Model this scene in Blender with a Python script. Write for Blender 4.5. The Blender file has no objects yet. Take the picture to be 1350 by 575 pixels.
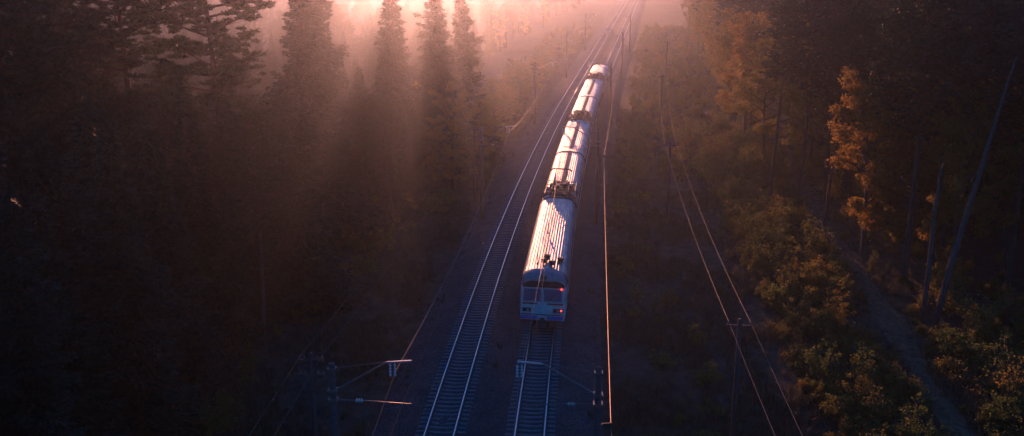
import bpy, bmesh, math, random
import numpy as np

# ------------------------------------------------------------------ camera, world, sun, exposure
R = math.radians
scene = bpy.context.scene
COL = scene.collection

CAM_H = 25.7                      # metres above the rail heads (z = 0)
cam_data = bpy.data.cameras.new("camera")
cam_data.sensor_width = 36.0
cam_data.lens = 36.0              # 53 degrees across
cam_data.clip_start = 0.5
cam_data.clip_end = 9000
cam = bpy.data.objects.new("camera", cam_data)
cam.location = (0, 0, CAM_H)
cam.rotation_euler = (R(90 - 15.0), 0, 0)
COL.objects.link(cam)
scene.camera = cam

SUN_EL, SUN_AZ = 3.6, -4.6        # degrees; azimuth from +Y towards +X
world = bpy.data.worlds.new("World")
scene.world = world
world.use_nodes = True
wn = world.node_tree.nodes
sky = wn.new("ShaderNodeTexSky")
sky.sky_type = 'NISHITA'
sky.sun_disc = False
sky.sun_elevation = R(SUN_EL)
sky.sun_rotation = R(SUN_AZ)
sky.air_density = 1.3
sky.dust_density = 0.8
sky.ozone_density = 8.0
wn["Background"].inputs["Strength"].default_value = 0.15
world.node_tree.links.new(sky.outputs[0], wn["Background"].inputs["Color"])

sun_data = bpy.data.lights.new("sun", 'SUN')
sun_data.energy = 2.0
sun_data.angle = R(0.5)
sun_data.color = (1.0, 0.385, 0.212)
sun = bpy.data.objects.new("sun", sun_data)
sun.rotation_euler = (R(90 - SUN_EL), 0, R(180 - SUN_AZ))   # lamp -Z runs away from the sun
sun.location = (-40, 300, 120)
COL.objects.link(sun)

vs = scene.view_settings
vs.view_transform = 'Standard'
vs.look = 'None'
vs.gamma = 1.0
vs.use_curve_mapping = False
vs.exposure = 1.55

cy = scene.cycles
cy.max_bounces = 6
cy.diffuse_bounces = 2
cy.glossy_bounces = 3
cy.transmission_bounces = 3
cy.volume_bounces = 1
cy.transparent_max_bounces = 4
cy.use_denoising = True
cy.sample_clamp_indirect = 4.0

HAZE_DENSITY = 0.00047

rng = np.random.default_rng(7)
random.seed(7)

# ------------------------------------------------------------------ helpers
class MB:
    """collects vertices and faces, builds one mesh"""
    def __init__(self):
        self.v = []; self.f = []; self.m = []
    def add(self, v, f, m=0):
        o = len(self.v)
        self.v += [tuple(p) for p in v]
        self.f += [tuple(i + o for i in q) for q in f]
        self.m += [m] * len(f)
    def box(self, x0, x1, y0, y1, z0, z1, m=0):
        v = [(x0,y0,z0),(x1,y0,z0),(x1,y1,z0),(x0,y1,z0),(x0,y0,z1),(x1,y0,z1),(x1,y1,z1),(x0,y1,z1)]
        self.add(v, [(3,2,1,0),(4,5,6,7),(0,1,5,4),(1,2,6,5),(2,3,7,6),(3,0,4,7)], m)
    def tube(self, pts, rad, n=6, m=0, caps=True):
        pts = [np.array(p, float) for p in pts]
        k = len(pts)
        if not hasattr(rad, '__len__'): rad = [rad] * k
        ring = []
        for i in range(k):
            d = pts[min(i+1, k-1)] - pts[max(i-1, 0)]
            d = d / (np.linalg.norm(d) + 1e-9)
            a = np.array([0, 0, 1.]) if abs(d[2]) < .9 else np.array([1., 0, 0])
            u = np.cross(d, a); u /= np.linalg.norm(u); w = np.cross(d, u)
            ring += [pts[i] + rad[i] * (math.cos(2*math.pi*j/n) * u + math.sin(2*math.pi*j/n) * w) for j in range(n)]
        f = [(i*n+j, (i+1)*n+j, (i+1)*n+(j+1) % n, i*n+(j+1) % n) for i in range(k-1) for j in range(n)]
        if caps:
            f += [tuple(range(n)), tuple(range((k-1)*n + n-1, (k-1)*n - 1, -1))]
        self.add(ring, f, m)
    def lathe(self, prof, c, n=10, m=0):
        """profile (r, z) turned about a vertical axis through c"""
        v = [(c[0]+r*math.cos(2*math.pi*j/n), c[1]+r*math.sin(2*math.pi*j/n), c[2]+z) for r, z in prof for j in range(n)]
        k = len(prof)
        f = [(i*n+j, i*n+(j+1) % n, (i+1)*n+(j+1) % n, (i+1)*n+j) for i in range(k-1) for j in range(n)]
        f += [tuple(range(n-1, -1, -1)), tuple(range((k-1)*n, k*n))]
        self.add(v, f, m)
    def mesh(self, name, mats, smooth=False):
        me = bpy.data.meshes.new(name)
        me.from_pydata(self.v, [], self.f)
        for mt in (mats if isinstance(mats, (list, tuple)) else [mats]): me.materials.append(mt)
        me.polygons.foreach_set('material_index', self.m)
        if smooth: me.polygons.foreach_set('use_smooth', [True] * len(self.f))
        me.update()
        return me
    def build(self, name, mats, parent=None, smooth=False):
        return link(name, self.mesh(name, mats, smooth), parent)

def link(name, data, parent=None, loc=None, rz=None):
    o = bpy.data.objects.new(name, data)
    COL.objects.link(o)
    if parent is not None: o.parent = parent
    if loc is not None: o.location = loc
    if rz is not None: o.rotation_euler = (0, 0, rz)
    return o

def tag(o, label=None, cat=None, group=None, kind=None):
    if label: o['label'] = label
    if cat: o['category'] = cat
    if group: o['group'] = group
    if kind: o['kind'] = kind
    return o

def np_mesh(name, v, f, mat, attr=None, smooth=False):
    """v (n,3), f (m,k) arrays with the same k"""
    me = bpy.data.meshes.new(name)
    v = np.asarray(v, np.float32); f = np.asarray(f, np.int32); k = f.shape[1]
    me.vertices.add(len(v)); me.vertices.foreach_set('co', v.ravel())
    me.loops.add(f.size); me.loops.foreach_set('vertex_index', f.ravel())
    me.polygons.add(len(f))
    me.polygons.foreach_set('loop_start', np.arange(0, f.size, k, dtype=np.int32))
    me.polygons.foreach_set('loop_total', np.full(len(f), k, np.int32))
    if smooth: me.polygons.foreach_set('use_smooth', np.ones(len(f), bool))
    if attr is not None:
        a = me.attributes.new('tint', 'FLOAT', 'POINT')
        a.data.foreach_set('value', np.asarray(attr, np.float32))
    me.materials.append(mat)
    me.update(calc_edges=True)
    return me

# ------------------------------------------------------------------ materials
def new_mat(name):
    m = bpy.data.materials.new(name); m.use_nodes = True
    return m, m.node_tree.nodes, m.node_tree.links, m.node_tree.nodes["Principled BSDF"]

def noisy(name, c1, c2, scale=4.0, rough=0.7, metal=0.0, bump=0.0, bscale=None, detail=6, spec=0.5, stretch=None, rough2=None):
    """two colours mixed by noise in object space, with bump"""
    m, n, l, b = new_mat(name)
    tc = n.new("ShaderNodeTexCoord")
    src = tc.outputs["Object"]
    if stretch:
        mp = n.new("ShaderNodeMapping"); mp.inputs["Scale"].default_value = stretch
        l.new(src, mp.inputs[0]); src = mp.outputs[0]
    t = n.new("ShaderNodeTexNoise"); t.inputs["Scale"].default_value = scale; t.inputs["Detail"].default_value = detail
    t.inputs["Roughness"].default_value = 0.65
    l.new(src, t.inputs["Vector"])
    r = n.new("ShaderNodeValToRGB")
    r.color_ramp.elements[0].position = 0.35; r.color_ramp.elements[1].position = 0.65
    r.color_ramp.elements[0].color = (*c1, 1); r.color_ramp.elements[1].color = (*c2, 1)
    l.new(t.outputs["Fac"], r.inputs[0]); l.new(r.outputs[0], b.inputs["Base Color"])
    b.inputs["Roughness"].default_value = rough; b.inputs["Metallic"].default_value = metal
    b.inputs["Specular IOR Level"].default_value = spec
    if rough2 is not None:
        mr = n.new("ShaderNodeMapRange"); mr.inputs["To Min"].default_value = rough; mr.inputs["To Max"].default_value = rough2
        l.new(t.outputs["Fac"], mr.inputs[0]); l.new(mr.outputs[0], b.inputs["Roughness"])
    if bump:
        t2 = n.new("ShaderNodeTexNoise"); t2.inputs["Scale"].default_value = bscale or scale * 5; t2.inputs["Detail"].default_value = 4
        l.new(src, t2.inputs["Vector"])
        bp = n.new("ShaderNodeBump"); bp.inputs["Strength"].default_value = 1.0; bp.inputs["Distance"].default_value = bump
        l.new(t2.outputs["Fac"], bp.inputs["Height"]); l.new(bp.outputs[0], b.inputs["Normal"])
    return m

def leaf_mat(name, cols, trans=0.35, rough=0.6):
    """colour by each tree's own random value and each leaf's tint"""
    m, n, l, b = new_mat(name)
    oi = n.new("ShaderNodeObjectInfo")
    at = n.new("ShaderNodeAttribute"); at.attribute_name = "tint"
    mix = n.new("ShaderNodeMath"); mix.operation = 'MULTIPLY_ADD'
    mix.inputs[1].default_value = 0.55
    sc = n.new("ShaderNodeMath"); sc.operation = 'MULTIPLY'; sc.inputs[1].default_value = 0.45
    l.new(at.outputs["Fac"], sc.inputs[0])
    l.new(oi.outputs["Random"], mix.inputs[0]); l.new(sc.outputs[0], mix.inputs[2])
    r = n.new("ShaderNodeValToRGB")
    el = r.color_ramp.elements
    while len(el) < len(cols): el.new(0.5)
    for i, c in enumerate(cols):
        el[i].position = i / (len(cols) - 1); el[i].color = (*c, 1)
    l.new(mix.outputs[0], r.inputs[0]); l.new(r.outputs[0], b.inputs["Base Color"])
    b.inputs["Roughness"].default_value = rough
    b.inputs["Specular IOR Level"].default_value = 0.3
    tr = n.new("ShaderNodeBsdfTranslucent")
    l.new(r.outputs[0], tr.inputs["Color"])
    ms = n.new("ShaderNodeMixShader"); ms.inputs[0].default_value = trans
    out = n["Material Output"]
    l.new(b.outputs[0], ms.inputs[1]); l.new(tr.outputs[0], ms.inputs[2]); l.new(ms.outputs[0], out.inputs["Surface"])
    return m

M = {}
M['pine_needles'] = leaf_mat('pine_needles', [(.030,.045,.022),(.042,.060,.026),(.062,.072,.030)], .30)
M['spruce_needles'] = leaf_mat('spruce_needles', [(.024,.040,.022),(.034,.052,.026),(.050,.062,.030)], .25)
M['broad_leaves'] = leaf_mat('broad_leaves', [(.095,.125,.026),(.190,.170,.032),(.300,.200,.040),(.320,.150,.034)], .66)
M['bush_leaves'] = leaf_mat('bush_leaves', [(.060,.105,.028),(.110,.150,.032),(.190,.190,.040),(.240,.165,.036),(.230,.110,.030)], .55)
M['grass_blades'] = leaf_mat('grass_blades', [(.050,.060,.030),(.085,.080,.040),(.120,.100,.055)], .35)
M['bark'] = noisy('bark', (.045,.032,.026), (.10,.072,.055), 3, .9, bump=.03, bscale=9, stretch=(3,3,.6))
M['pine_bark'] = noisy('pine_bark', (.045,.028,.021), (.105,.062,.042), 2, .85, bump=.03, bscale=8, stretch=(3,3,.7))
M['dead_wood'] = noisy('dead_wood', (.04,.032,.027), (.13,.105,.085), 3, .8, bump=.02, bscale=9, stretch=(4,4,.5))
M['concrete'] = noisy('concrete', (.04,.036,.033), (.08,.07,.062), 6, .85, bump=.006, bscale=40)
M['sleeper_concrete'] = noisy('sleeper_concrete', (.12,.115,.11), (.21,.20,.19), 3, .85, bump=.006, bscale=30)
M['steel_rust'] = noisy('steel_rust', (.065,.04,.03), (.12,.07,.05), 8, .75, .3, bump=.002)
M['rail_polished'] = noisy('rail_polished', (.62,.60,.58), (.74,.71,.68), 6, .40, 1.0, stretch=(1,.05,1))
M['galvanised'] = noisy('galvanised', (.40,.37,.34), (.52,.48,.44), 5, .38, .9)
M['dark_steel'] = noisy('dark_steel', (.022,.02,.019), (.06,.05,.045), 6, .6, .3)
M['wire'] = noisy('wire', (.22,.12,.08), (.36,.20,.13), .35, .5, .6, stretch=(1,.3,1))
M['dull_wire'] = noisy('dull_wire', (.07,.055,.05), (.12,.095,.085), 3, .8, .0)
M['power_wire'] = noisy('power_wire', (.16,.11,.08), (.24,.16,.12), 3, .6, .4)
M['porcelain'] = noisy('porcelain', (.50,.46,.42), (.62,.58,.53), 4, .12)
M['brown_porcelain'] = noisy('brown_porcelain', (.16,.07,.04), (.24,.10,.06), 4, .15)
M['roof_silver'] = noisy('roof_silver', (.32,.295,.27), (.66,.63,.60), 1.5, .44, .7, bump=.004, bscale=6, stretch=(1.5,.35,1.5), rough2=.54)
M['roof_seal'] = noisy('roof_seal', (.02,.02,.02), (.05,.045,.04), 5, .8)
M['train_cream'] = noisy('train_cream', (.50,.47,.43), (.74,.70,.65), 2.5, .35, bump=.001, rough2=.5)
M['train_grey'] = noisy('train_grey', (.20,.195,.19), (.30,.29,.285), 3, .5)
M['train_blue'] = noisy('train_blue', (.035,.10,.34), (.05,.14,.42), 3, .4)
M['train_red'] = noisy('train_red', (.30,.025,.03), (.40,.04,.04), 3, .45)
M['underframe'] = noisy('underframe', (.02,.02,.02), (.05,.045,.04), 4, .8)
M['rust_box'] = noisy('rust_box', (.09,.05,.033), (.20,.11,.07), 5, .6, .2)
M['black_rubber'] = noisy('black_rubber', (.012,.012,.012), (.03,.03,.03), 4, .7)
M['wood_pole'] = noisy('wood_pole', (.03,.024,.02), (.07,.055,.045), 3, .85, bump=.01, stretch=(4,4,.4))

def glass_mat():
    m, n, l, b = new_mat('train_glass')
    b.inputs["Base Color"].default_value = (.035, .05, .075, 1)
    b.inputs["Roughness"].default_value = .06
    b.inputs["Specular IOR Level"].default_value = 0.9
    return m
M['glass'] = glass_mat()
def pane_mat():
    m, n, l, b = new_mat('windscreen_glass')
    b.inputs["Base Color"].default_value = (.10, .13, .19, 1)
    b.inputs["Roughness"].default_value = .08
    b.inputs["Specular IOR Level"].default_value = 1.0
    return m
M['windscreen'] = pane_mat()
def lamp_mat():
    m, n, l, b = new_mat('tail_lamp_red')
    b.inputs["Base Color"].default_value = (.5, .02, .02, 1)
    b.inputs["Emission Color"].default_value = (1, .06, .04, 1)
    b.inputs["Emission Strength"].default_value = 1.2
    return m
M['tail_lamp'] = lamp_mat()

def ground_mat():
    m, n, l, b = new_mat('forest_floor')
    tc = n.new("ShaderNodeTexCoord")
    def noise(s, d=8, r=.65):
        t = n.new("ShaderNodeTexNoise"); t.inputs["Scale"].default_value = s; t.inputs["Detail"].default_value = d
        t.inputs["Roughness"].default_value = r; l.new(tc.outputs["Object"], t.inputs["Vector"]); return t
    a, c, e = noise(.09), noise(.9), noise(7, 5)
    def ramp(t, p0, p1, c0, c1):
        r = n.new("ShaderNodeValToRGB"); r.color_ramp.elements[0].position = p0; r.color_ramp.elements[1].position = p1
        r.color_ramp.elements[0].color = (*c0, 1); r.color_ramp.elements[1].color = (*c1, 1); l.new(t.outputs["Fac"], r.inputs[0]); return r
    big = ramp(a, .4, .6, (.055,.060,.030), (.095,.072,.048))
    mid = ramp(c, .42, .6, (.045,.040,.026), (.13,.105,.07))
    fin = ramp(e, .35, .7, (.55,.55,.55), (1.25,1.2,1.15))
    m1 = n.new("ShaderNodeMix"); m1.data_type = 'RGBA'; m1.inputs[0].default_value = .5
    l.new(big.outputs[0], m1.inputs[6]); l.new(mid.outputs[0], m1.inputs[7])
    m2 = n.new("ShaderNodeMix"); m2.data_type = 'RGBA'; m2.blend_type = 'MULTIPLY'; m2.inputs[0].default_value = 1
    l.new(m1.outputs[2], m2.inputs[6]); l.new(fin.outputs[0], m2.inputs[7])
    l.new(m2.outputs[2], b.inputs["Base Color"])
    b.inputs["Roughness"].default_value = .95; b.inputs["Specular IOR Level"].default_value = .15
    bp = n.new("ShaderNodeBump"); bp.inputs["Distance"].default_value = .18; bp.inputs["Strength"].default_value = .9
    l.new(c.outputs["Fac"], bp.inputs["Height"])
    bp2 = n.new("ShaderNodeBump"); bp2.inputs["Distance"].default_value = .06
    l.new(e.outputs["Fac"], bp2.inputs["Height"]); l.new(bp.outputs[0], bp2.inputs["Normal"]); l.new(bp2.outputs[0], b.inputs["Normal"])
    return m
M['ground'] = ground_mat()

def ballast_mat():
    m, n, l, b = new_mat('crushed_stone')
    tc = n.new("ShaderNodeTexCoord")
    v = n.new("ShaderNodeTexVoronoi"); v.inputs["Scale"].default_value = 11; l.new(tc.outputs["Object"], v.inputs["Vector"])
    t = n.new("ShaderNodeTexNoise"); t.inputs["Scale"].default_value = .5; t.inputs["Detail"].default_value = 8; l.new(tc.outputs["Object"], t.inputs["Vector"])
    r = n.new("ShaderNodeValToRGB"); r.color_ramp.elements[0].position = .08; r.color_ramp.elements[1].position = .55; r.color_ramp.elements[0].color = (.022,.020,.019,1); r.color_ramp.elements[1].color = (.105,.093,.086,1)
    mx = n.new("ShaderNodeMath"); mx.operation = 'MULTIPLY'
    l.new(v.outputs["Color"], mx.inputs[0]); l.new(t.outputs["Fac"], mx.inputs[1])
    l.new(mx.outputs[0], r.inputs[0]); l.new(r.outputs[0], b.inputs["Base Color"])
    b.inputs["Roughness"].default_value = .9
    bp = n.new("ShaderNodeBump"); bp.inputs["Distance"].default_value = .05
    l.new(v.outputs["Distance"], bp.inputs["Height"]); l.new(bp.outputs[0], b.inputs["Normal"])
    return m
M['ballast'] = ballast_mat()
M['path_dirt'] = noisy('path_dirt', (.11,.056,.03), (.26,.145,.08), 2.2, .95, bump=.09, bscale=7, spec=.1)

# ------------------------------------------------------------------ the line of the railway
_ty = np.array([40., 50.4, 66.9, 82.9, 101.1, 139.4, 184.6, 195.])
_tx = np.array([-4.62, -3.98, -2.77, -1.39, 0.45, 4.78, 10.75, 12.2])
_pc = np.polyfit(_ty, _tx, 3)
_pd = np.polyder(_pc)
Y0, Y1 = 40.0, 192.0
def tx(y):
    """x of the left track's centre line at distance y"""
    y = np.asarray(y, float)
    c = np.clip(y, Y0, Y1)
    return np.polyval(_pc, c) + np.polyval(_pd, c) * (y - c)
def th(y):
    return float(np.polyval(_pd, min(max(y, Y0), Y1)))
SEP = 4.90
def tpt(y, off, z=0.0):
    s = th(y); k = math.sqrt(1 + s*s)
    return np.array([float(tx(y)) + off / k, y - off * s / k, z])
def heading(y):
    return -math.atan(th(y))        # rotation about Z that turns +Y onto the track

def ground_z(x, y):
    x = np.asarray(x, float); y = np.asarray(y, float)
    n = .22*np.sin(x*.11+1.3)*np.cos(y*.07) + .18*np.sin(x*.05-y*.083+.4) + .10*np.sin(x*.23+y*.19)
    d = np.abs(x - tx(y) - SEP/2)
    w = np.clip((d - 7) / 10, 0, 1)
    rise = np.clip((x - tx(y) - 18) / 14, 0, 1) * .7 * np.clip((260 - y) / 100, 0, 1)
    return -.85 + n * w + rise

# ------------------------------------------------------------------ ground, ballast, path
def build_ground():
    xs = np.concatenate([np.linspace(-2600, -170, 16), np.arange(-165, 166, 2.5), np.linspace(170, 2600, 16)])
    ys = np.concatenate([np.linspace(-2600, -60, 14), np.arange(-55, 420, 3.0), np.linspace(425, 2600, 18)])
    X, Y = np.meshgrid(xs, ys)
    Z = ground_z(X, Y)
    v = np.stack([X, Y, Z], -1).reshape(-1, 3)
    nx, ny = len(xs), len(ys)
    i, j = np.meshgrid(np.arange(nx-1), np.arange(ny-1))
    a = (j*nx+i).ravel()
    f = np.stack([a, a+1, a+nx+1, a+nx], 1)
    o = link('ground', np_mesh('ground', v, f, M['ground'], smooth=True))
    tag(o, 'dark grassy clearing and forest floor on both sides of the railway', None, kind='structure')
build_ground()

def strip(name, ys, prof, mat, zfun=None, jitter=0.0, smooth=True):
    """profile [(offset from left track, z)] swept along the railway"""
    v = []; n = len(prof)
    for y in ys:
        for off, z in prof:
            p = tpt(y, off, z)
            if zfun is not None: p[2] = zfun(p[0], p[1]) + z
            v.append(p + rng.normal(0, jitter, 3) if jitter else p)
    f = [(r*n+c, r*n+c+1, (r+1)*n+c+1, (r+1)*n+c) for r in range(len(ys)-1) for c in range(n-1)]
    return link(name, np_mesh(name, np.array(v), np.array(f), mat, smooth=smooth))

ys_bal = np.concatenate([np.arange(-60, 20, 8.), np.arange(20, 130, .45), np.arange(130, 300, 2.), np.arange(300, 1400, 12.)])
prof = [(-4.3,-.95),(-3.6,-.70),(-2.7,-.38),(-2.1,-.235),(-1.4,-.225),(-.7,-.23),(0,-.235),(.7,-.23),(1.4,-.225),(1.9,-.26),
        (SEP/2,-.42),(SEP-1.9,-.26),(SEP-1.4,-.225),(SEP-.7,-.23),(SEP,-.235),(SEP+.7,-.23),(SEP+1.4,-.225),(SEP+2.1,-.235),(SEP+2.7,-.38),(SEP+3.6,-.70),(SEP+4.3,-.95)]
bal = strip('ballast_bed', ys_bal, prof, M['ballast'], jitter=.012)
tag(bal, 'dark crushed stone ballast bed under the two railway tracks', kind='structure')

def path_x(y):
    return np.interp(y, [-20, 30, 50, 61.4, 80.8, 95.2, 120, 170, 260], [21, 23.0, 24.3, 25.7, 28.5, 30.0, 33.5, 41, 58])
def build_path():
    ys = np.arange(-10, 230, 1.2)
    pr = [(-1.7,-.10),(-1.25,.05),(-.85,.03),(-.55,.035),(-.2,.10),(.2,.11),(.55,.035),(.9,.03),(1.25,.06),(1.75,-.10)]
    v = []
    for y in ys:
        w = 1 + .2*math.sin(y*.31) + .14*math.sin(y*.83+1) + rng.normal(0, .09)
        px = float(path_x(y)) + .12*math.sin(y*.13) + .08*math.sin(y*.4)
        for o, z in pr:
            x = px + o*w*.54 + rng.normal(0, .07)
            v.append((x, y, float(ground_z(x, y)) + z + .05 + rng.normal(0, .012)))
    n = len(pr)
    f = [(r*n+c, r*n+c+1, (r+1)*n+c+1, (r+1)*n+c) for r in range(len(ys)-1) for c in range(n-1)]
    o = link('dirt_path', np_mesh('dirt_path', np.array(v), np.array(f), M['path_dirt'], smooth=True))
    tag(o, 'narrow rutted dirt path running along the edge of the right wood', kind='structure')
build_path()

# ------------------------------------------------------------------ tracks
GAUGE = 1.52
def sleeper_mesh():
    xs = [-1.35,-1.28,-1.0,-.62,-.35,0,.35,.62,1.0,1.28,1.35]
    zt = [-.19,-.165,-.155,-.160,-.205,-.215,-.205,-.160,-.155,-.165,-.19]
    v = []; 
    for x, z in zip(xs, zt):
        wt = .105; wb = .14
        v += [(x,-wb,-.36),(x,-wt,z),(x,wt,z),(x,wb,-.36)]
    f = [(i*4+k, i*4+k+1, i*4+5+k, i*4+4+k) for i in range(len(xs)-1) for k in range(3)]
    f += [(3,2,1,0), tuple(len(v)-4+k for k in range(4))]
    mb = MB(); mb.add(v, f)
    return mb.mesh('sleeper', M['sleeper_concrete'])
SLEEPER = sleeper_mesh()

def rail_mesh(off):
    prof = [(-.07,-.16),(-.07,-.148),(-.02,-.135),(-.012,-.05),(-.036,-.038),(-.036,-.006),(-.028,0),(.028,0),(.036,-.006),(.036,-.038),(.012,-.05),(.02,-.135),(.07,-.148),(.07,-.16)]
    ys = np.concatenate([np.arange(-40, 40, 8.), np.arange(40, 200, 1.5), np.arange(200, 1000, 10.)])
    v = []; f = []; m = []; n = len(prof)
    for y in ys:
        for o, z in prof: v.append(tpt(y, off+o, z))
    for r in range(len(ys)-1):
        for c in range(n-1):
            f.append((r*n+c, r*n+c+1, (r+1)*n+c+1, (r+1)*n+c)); m.append(1 if c in (5,6,7) else 0)
    mb = MB(); mb.add(v, f); mb.m = m
    return mb.mesh('rail', [M['steel_rust'], M['rail_polished']], smooth=False)

def build_track(off, label):
    root = link('railway_track', None, loc=tuple(tpt(60, off, -.36)))
    tag(root, label, 'railway track', 'railway tracks')
    inv = root.location.copy()
    def child(name, data):
        o = link(name, data, root); o.matrix_parent_inverse.identity(); o.location = (-inv[0], -inv[1], -inv[2]); return o
    for s in (-1, 1):
        child('rail', rail_mesh(off + s*(GAUGE/2+.036)))
    y = 30.0; k = 0; far = MB()
    sv = np.array([tuple(p.co) for p in SLEEPER.vertices]); sf = [tuple(p.vertices) for p in SLEEPER.polygons]
    clips = MB()
    while y < 330:
        p = tpt(y, off); a = heading(y) + rng.normal(0, .008)
        if y >= 47 and k < 200:
            o = link('sleeper', SLEEPER, root, (p[0]-inv[0], p[1]-inv[1], rng.normal(0,.006)-inv[2]), a); k += 1
        else:
            c, s = math.cos(a), math.sin(a)
            far.add([(p[0]+q[0]*c-q[1]*s, p[1]+q[0]*s+q[1]*c, q[2]) for q in sv], sf)
        if 45 < y < 110:
            c, s = math.cos(a), math.sin(a)
            for rr in (-1, 1):
                for e in (-1, 1):
                    xo = rr*(GAUGE/2+.036) + e*.105
                    q = (p[0]+xo*c, p[1]+xo*s)
                    clips.box(q[0]-.035, q[0]+.035, q[1]-.05, q[1]+.05, -.158, -.118)
        y += .545
    o = far.build('sleeper', M['sleeper_concrete'], root); o.location = -inv; tag(o, kind='stuff')
    o = clips.build('rail_clip', M['steel_rust'], root); o.location = -inv; tag(o, kind='stuff')
build_track(0.0, 'empty left railway track with concrete sleepers and shining rails')
build_track(SEP, 'right railway track that the passenger train stands on')

# ------------------------------------------------------------------ train
CARW, CARL = 3.20, 20.40
def roof_section(ribs=True, n=60):
    """(x, z) across the roof from left gutter to right gutter"""
    pts = []
    for i in range(n+1):
        t = -1 + 2*i/n
        ang = t * R(78)
        x = math.sin(ang)/math.sin(R(78)) * (CARW/2 - .02)
        z = 3.50 + .92 * (1 - abs(t)**2.5)
        pts.append([x, z])
    return pts

def roof_z(u):
    return 3.46 + .86*max(0, 1-u**3.6)**.55
def roof_mesh():
    prof = []
    NR = 17; W = CARW/2 - .02
    xs = np.linspace(-W, W, 171)
    for x in xs:
        u = abs(x)/W
        z = roof_z(u)
        r = ((x + W)/(2*W)*NR) % 1.0
        k = math.exp(-((r-.5)/.11)**4)
        if u < .94: z += .024*k
        prof.append((x, z))
    mb = MB(); n = len(prof)
    v = []
    ys = np.linspace(.03, CARL-.03, 12)
    for y in ys:
        for x, z in prof: v.append((x, y, z + rng.normal(0, .002)))
    f = [(r*n+c, r*n+c+1, (r+1)*n+c+1, (r+1)*n+c) for r in range(len(ys)-1) for c in range(n-1)]
    mb.add(v, f)
    return mb.mesh('roof', M['roof_silver'], smooth=False)

def arch(inset=0.0, lower=.95):
    W = CARW/2 - inset
    pts = [(-W+.06, lower), (-W, lower+.35), (-W, 3.40)]
    for i in range(1, 14):
        t = -1 + 2*i/14
        pts.append((t*(W-.02), roof_z(abs(t)) - .03 - inset))
    pts += [(W, 3.40), (W, lower+.35), (W-.06, lower)]
    return pts

def body_mesh():
    mb = MB()
    pr = arch(.03); n = len(pr)
    v = [(x, y, z) for y in (0, CARL) for x, z in pr]
    f = [(c, n+c, n+(c+1) % n, (c+1) % n) for c in range(n)]
    f += [tuple(range(n)), tuple(range(2*n-1, n-1, -1))]
    mb.add(v, f)
    return mb.mesh('carriage', M['train_cream'])

def cab_mesh():
    """rounded cab end in front of the plain end wall, y < 0 points out of the car"""
    mb = MB(); base = arch(.03); n = len(base)
    st = [(0.0, 1.0, 0), (-.35, .995, .0), (-.62, .975, .03), (-.74, .94, .08)]
    v = []
    for y, s, dz in st:
        for x, z in base:
            zz = .95 + (z-.95)*(1-dz*.5)
            rake = .16 * max(0, (zz-2.0)/2.4)           # the upper part leans back
            v.append((x*s, y + (rake if y < -.3 else 0), zz))
    k = len(st)
    f = [(r*n+c, r*n+(c+1) % n, (r+1)*n+(c+1) % n, (r+1)*n+c) for r in range(k-1) for c in range(n)]
    f.append(tuple((k-1)*n+c for c in range(n)))
    mb.add(v, f)
    return mb.mesh('cab_end', M['train_cream'])

def face_y(z):
    return -.74 + .16 * max(0, (z-2.0)/2.4)

def panel(mb, x0, x1, z0, z1, t=.02, out=.012, m=0):
    """a thin plate lying on the raked cab face"""
    a, b = face_y(z0)-out, face_y(z1)-out
    v = [(x0,a,z0),(x1,a,z0),(x1,b,z1),(x0,b,z1),(x0,a+t,z0),(x1,a+t,z0),(x1,b+t,z1),(x0,b+t,z1)]
    mb.add(v, [(0,1,2,3),(7,6,5,4),(0,4,5,1),(1,5,6,2),(2,6,7,3),(3,7,4,0)], m)

ROOF, BODY, CAB = roof_mesh(), body_mesh(), cab_mesh()
def one(fn, name, mats, smooth=False):
    mb = MB(); fn(mb); return mb.mesh(name, mats, smooth)
def _bogie(mb):
    mb.box(-1.25,-1.05,-1.8,1.8,.45,.75); mb.box(1.05,1.25,-1.8,1.8,.45,.75); mb.box(-1.1,1.1,-.3,.3,.5,.85)
    for y in (-1.25, 1.25):
        mb.tube([(-1.0,y,.475),(1.0,y,.475)], .09, 8)
        for s in (-1, 1): mb.tube([(s*.72,y,.475),(s*.85,y,.475)], .475, 18)
BOGIE = one(_bogie, 'bogie', M['underframe'])
def _under(mb):
    mb.box(-1.35,1.35,.1,CARL-.1,.72,.98); mb.box(-1.3,1.3,6.2,9.0,.35,.72); mb.box(-1.25,1.25,10.2,13.4,.38,.72)
UNDER = one(_under, 'underframe', M['underframe'])
def _win(mb): mb.box(-.012,.012,-.6,.6,-.42,.42)
WIN = one(_win, 'window', M['glass'])
def _door(mb):
    mb.box(-.015,.015,-.62,.62,0,2.0)
DOOR = one(_door, 'door', M['train_grey'])
def _gang(mb):
    for k in range(4):
        y = .01+k*.045
        mb.box(-1.25-.05*(k % 2),1.25+.05*(k % 2),y,y+.042,1.0,3.75+.05*(k % 2))
GANG = one(_gang, 'gangway', M['black_rubber'])
def _strip(mb):
    W = CARW/2
    pts = []
    for i in range(25):
        t = -1 + 2*i/24
        pts.append((t*(W-.01), 0, roof_z(abs(t)) + .01))
    mb.tube(pts, .05, 6)
SEAL = one(_strip, 'roof_end_seal', M['roof_seal'], True)
def _pipe(mb):
    mb.box(-.17,.17,1.0,CARL-2.6,4.325,4.352)
    y = 1.2
    while y < CARL-3:
        mb.box(-.23,.23,y,y+.10,4.31,4.375); y += .8
DUCT = one(_pipe, 'roof_walkway', M['rust_box'])
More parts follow.
